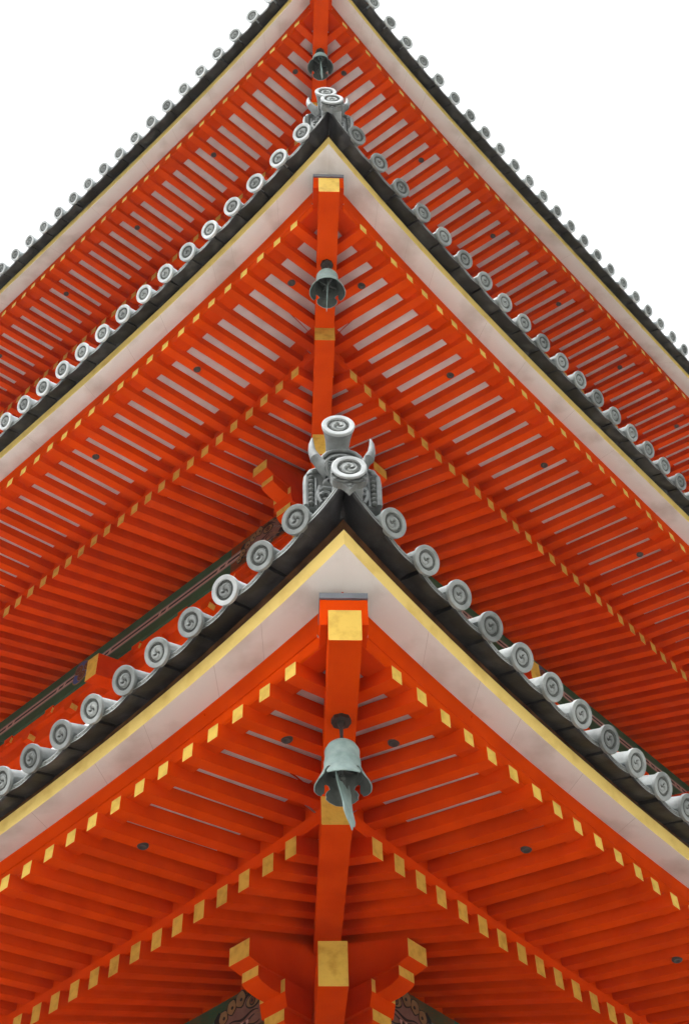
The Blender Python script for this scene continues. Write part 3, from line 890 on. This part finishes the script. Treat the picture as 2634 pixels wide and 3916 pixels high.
            o2.matrix_world = tile_frame(s, T, w-T['st']/2, dd=-0.052, dz=random.uniform(-0.004, 0.004), tilt='ftilt') @ Matrix.Rotation((-1 if s == 'L' else 1)*R(random.uniform(1.5, 3.5)), 4, 'Y') @ Matrix.Rotation(R(random.uniform(-1.5, 1.5)), 4, 'X')
        # corner tile between the first round tile and the hip end
        b = MB()
        t1 = T['tt'][s]
        N = 12
        d1 = T['Dt']-0.045
        prev = None
        lp = []
        for i in range(N+1):
            t = t1*(1-i/N)
            w = max(0.0, T['Dt']-t-0.045*(1-t/t1))
            zl = T['Zt']+T['ct']*(w/T['Dt'])**PW-0.075+0.048*(1-t/t1)-0.030*math.sin(math.pi*(t/t1))
            def cp(y, z):
                return P(s, d1+y, min(w, d1+y), z)
            h = 0.043
            ring = [b.vert(p) for p in (cp(0, zl), cp(0, zl+0.008), cp(-0.006, zl+0.0095), cp(-0.006, zl+h-0.0105), cp(0, zl+h-0.009), cp(0, zl+h),
                                        cp(-0.30, zl+h+0.05), cp(-0.30, zl+0.06), cp(-0.016, zl-0.001))]
            lp.append(cp(-0.005, zl+0.0215+0.0075*math.sin(i/N*15)))
            if prev:
                for q in range(9):
                    j = (q+1) % 9
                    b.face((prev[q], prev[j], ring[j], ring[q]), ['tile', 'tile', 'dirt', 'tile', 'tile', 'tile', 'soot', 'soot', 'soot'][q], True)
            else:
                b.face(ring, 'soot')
            prev = ring
        b.tube(lp[1:-1], 0.0035, 'tile', n=5)
        sharp(b.build('mitred_eave_tile', roof))
        purlin(T, s, roof)
        nose(T, s, roof)
        bracket_rows(T, s, roof)
    hip(T, roof)
    return roof

pagoda = empty('pagoda', (0, 0, 0), 'vermilion three roofed wooden pagoda with grey tiled eaves, seen steeply from below at one corner', 'pagoda')
roofs = [build_roof(T, pagoda) for T in TIERS]
for T, r in zip(TIERS[:2], roofs[:2]):
    ornament(T, r)

# storey walls
for (hw, z0, z1) in ((2.0, 0.5, 7.4), (1.75, 8.0, 13.3), (1.6, 14.0, 19.2)):
    b = MB()
    c45 = [Vector((hw*math.sqrt(2)*math.sin(a), -hw*math.sqrt(2)*math.cos(a), 0)) for a in (0, math.pi/2, math.pi, -math.pi/2)]
    ids = []
    lo = [b.vert(p+Vector((0, 0, z0))) for p in c45]; hi = [b.vert(p+Vector((0, 0, z1))) for p in c45]
    for i in range(4):
        j = (i+1) % 4
        b.face((lo[i], lo[j], hi[j], hi[i]), 'red')
    b.face(lo, 'red'); b.face(hi, 'red')
    for p in c45:
        b.lathe([(0.16, z0-0.02), (0.16, z1-0.2)], 20, 'red', lambda x, y, h: p+Vector((x, y, h)))
    for z in (z0+0.4, z0+1.6, z1-1.6, z1-1.0):
        for i in range(4):
            p, q_ = c45[i], c45[(i+1) % 4]
            n = ((p+q_)/2).normalized()
            b.hexa([p+n*0.06+Vector((0, 0, z)), p-n*0.05+Vector((0, 0, z)), p-n*0.05+Vector((0, 0, z+0.22)), p+n*0.06+Vector((0, 0, z+0.22)),
                    q_+n*0.06+Vector((0, 0, z)), q_-n*0.05+Vector((0, 0, z)), q_-n*0.05+Vector((0, 0, z+0.22)), q_+n*0.06+Vector((0, 0, z+0.22))], 'red')
    b.build('wall', pagoda)
b = MB()
b.box(-3.4, 3.4, -3.4, 3.4, 0.0, 0.5, 'lead', fn=lambda x, y, z: ((x-y)*H2, (x+y)*H2, z))
b.build('stone_base', pagoda)

# ------------------------------------------------------------------ wind bells
def bell(T, label, twist, tilt, swing):
    yb = -(math.sqrt(2)*T['Df'])+T['bell']
    zc = T['Zf']+T['cf']
    yF = -(math.sqrt(2)*T['Df']+0.12); yB = -(math.sqrt(2)*T['Db']+0.26)
    t_ = (yb-yF)/(yB+0.5-yF)
    ztop = (zc-0.206)+(T['Zb']+T['cb']-0.03-(zc-0.206))*(yb-yF)/(yB-yF)-0.030*math.sin(math.pi*min(1, t_*0.9))
    root = empty('wind_bell', (0, yb, ztop), label, 'wind bell', 'wind bells under the hip rafters')
    V = lambda x, y, h: (x, y, h)
    # bracket flower, rod and loop
    b = MB()
    pl = [(0.058*(1+0.05*math.cos(8*a))*math.cos(a), 0.058*(1+0.05*math.cos(8*a))*math.sin(a)) for a in [2*math.pi*i/32 for i in range(32)]]
    b.prism(pl, -0.012, 0.03, 'iron', fn=lambda x, y, z: (x, z, -y*1.0))
    b.lathe([(0.0, -0.014), (0.03, -0.016), (0.022, -0.04), (0.012, -0.07), (0.010, -0.145), (0.013, -0.16), (0.0, -0.165)], 14, 'iron', V)
    b.tube([(0.016*math.cos(a), 0, -0.171+0.026*math.sin(a)) for a in [2*math.pi*i/16 for i in range(17)]], 0.006, 'iron', n=6)
    b.build('hanger', root)
    zt = -0.190                                     # top of the dome
    b = MB()
    for q in (-1, 1):
        b.tube([(q*0.020, 0, zt-0.01), (q*0.021, 0, zt+0.018), (q*0.012, 0, zt+0.034), (0, 0, zt+0.038)], 0.006, 'verd', n=6)
    prof = [(0.0, 0.0), (0.04, -0.004), (0.070, -0.016), (0.090, -0.036), (0.0985, -0.060), (0.1035, -0.064), (0.1035, -0.076), (0.101, -0.080), (0.1025, -0.11), (0.1045, -0.145),
            (0.1085, -0.149), (0.1085, -0.162), (0.106, -0.166), (0.111, -0.195), (0.119, -0.225), (0.124, -0.240)]
    b.lathe([(r, zt+h) for r, h in prof], 48, 'verd', V)
    b.lathe([(r-0.007, zt+h-0.004) for r, h in prof[1:]], 48, 'dbronze', V)
    # four flared petals with lobed edges, key-hole gaps on the diagonals
    for k in range(4):
        a0 = math.pi/2*k
        nu, nv = 16, 8
        outer, inner = [], []
        for j in range(nv+1):
            t = j/nv
            ro, ri = [], []
            # half width (radians) of the petal at this height: narrow at the neck, lobed below
            half = 0.70 if t < 0.08 else (0.55+0.16*math.sin(min(1, (t-0.08)/0.30)*math.pi/2) if t < 0.45 else 0.71*math.sqrt(max(0.0, 1-((t-0.45)/0.60)**2.2))+0.05*math.sin(t*26))
            if t == 1: half = 0.22
            for i in range(nu+1):
                a = a0+half*(2*i/nu-1)
                r = 0.124+0.043*t**0.9
                h = zt-0.240-0.112*t+0.022*t*t
                ro.append(b.vert((r*math.cos(a), r*math.sin(a), h)))
                ri.append(b.vert(((r-0.006)*math.cos(a), (r-0.006)*math.sin(a), h-0.003)))
            outer.append(ro); inner.append(ri)
        for j in range(nv):
            for i in range(nu):
                b.face((outer[j][i], outer[j][i+1], outer[j+1][i+1], outer[j+1][i]), 'verd', True)
                b.face((inner[j][i+1], inner[j][i], inner[j+1][i], inner[j+1][i+1]), 'dbronze', True)
            b.face((outer[j][0], outer[j+1][0], inner[j+1][0], inner[j][0]), 'verd')
            b.face((outer[j][nu], inner[j][nu], inner[j+1][nu], outer[j+1][nu]), 'verd')
        for i in range(nu):
            b.face((outer[nv][i], outer[nv][i+1], inner[nv][i+1], inner[nv][i]), 'verd')
    sharp(b.build('bell_body', root), 50)
    # clapper: crossed bars and rod
    b = MB()
    b.tube([(0, 0, zt-0.01), (0, 0, zt-0.25)], 0.006, 'dbronze', n=6)
    for a in (0.5, 0.5+math.pi/2):
        b.tube([(-0.095*math.cos(a), -0.095*math.sin(a), zt-0.185), (0, 0, zt-0.20), (0.095*math.cos(a), 0.095*math.sin(a), zt-0.185)], 0.008, 'dbronze', n=6)
    b.ball((0, 0, zt-0.255), 0.018, 'dbronze')
    b.tube([(0.012*math.cos(a), 0, zt-0.285+0.018*math.sin(a)) for a in [2*math.pi*i/14 for i in range(15)]], 0.004, 'dbronze', n=5)
    b.build('clapper', root)
    # wind plate: a thin worn bronze blade hung from the clapper, swung and turned by the wind
    b = MB()
    z0 = zt-0.290
    out = [(-0.075, 0.040), (-0.045, -0.020), (-0.012, -0.005), (0.012, -0.005), (0.05, -0.025), (0.082, 0.038), (0.088, -0.03), (0.070, -0.11), (0.058, -0.19), (0.066, -0.255), (0.045, -0.30), (0.02, -0.315),
           (0.0, -0.355), (-0.018, -0.318), (-0.045, -0.295), (-0.064, -0.25), (-0.056, -0.18), (-0.072, -0.10), (-0.086, -0.03)]
    rot = Matrix.Translation((0, 0, z0)) @ Matrix.Rotation(swing, 4, 'Y') @ Matrix.Rotation(tilt, 4, 'X') @ Matrix.Rotation(twist, 4, 'Z')
    b.prism(out, -0.003, 0.003, 'verd', fn=lambda x, y, z: rot @ Vector((x, y, z)))
    b.build('wind_plate', root)
    return root

bell(TIERS[0], 'bronze wind bell under the lowest roof, its hanging plate turned partly to show its face', R(60), R(-4), R(-7))
bell(TIERS[1], 'bronze wind bell under the middle roof, between the two demon face tiles, plate edge on', R(90), R(0), R(2))
bell(TIERS[2], 'small bronze wind bell under the highest roof, at the top of the picture', R(90), R(0), R(-4))

# ------------------------------------------------------------------ thin mist round the whole scene
hm = bpy.data.materials.new('mist')
hm.use_nodes = True
hn = hm.node_tree
hn.nodes.remove(hn.nodes['Principled BSDF'])
pv = hn.nodes.new('ShaderNodeVolumePrincipled')
pv.inputs['Color'].default_value = (0.93, 0.96, 1.0, 1.0)
pv.inputs['Density'].default_value = 0.0004
pv.inputs['Anisotropy'].default_value = 0.0
hn.links.new(pv.outputs['Volume'], hn.nodes['Material Output'].inputs['Volume'])
M['mist'] = hm
hz = MB()
hz.box(-75, 75, -75, 75, -1.0, 26.0, 'mist')
ho = hz.build('haze'); ho['kind'] = 'stuff'; ho['label'] = 'thin pale mist in the air round the pagoda'; ho['category'] = 'haze'
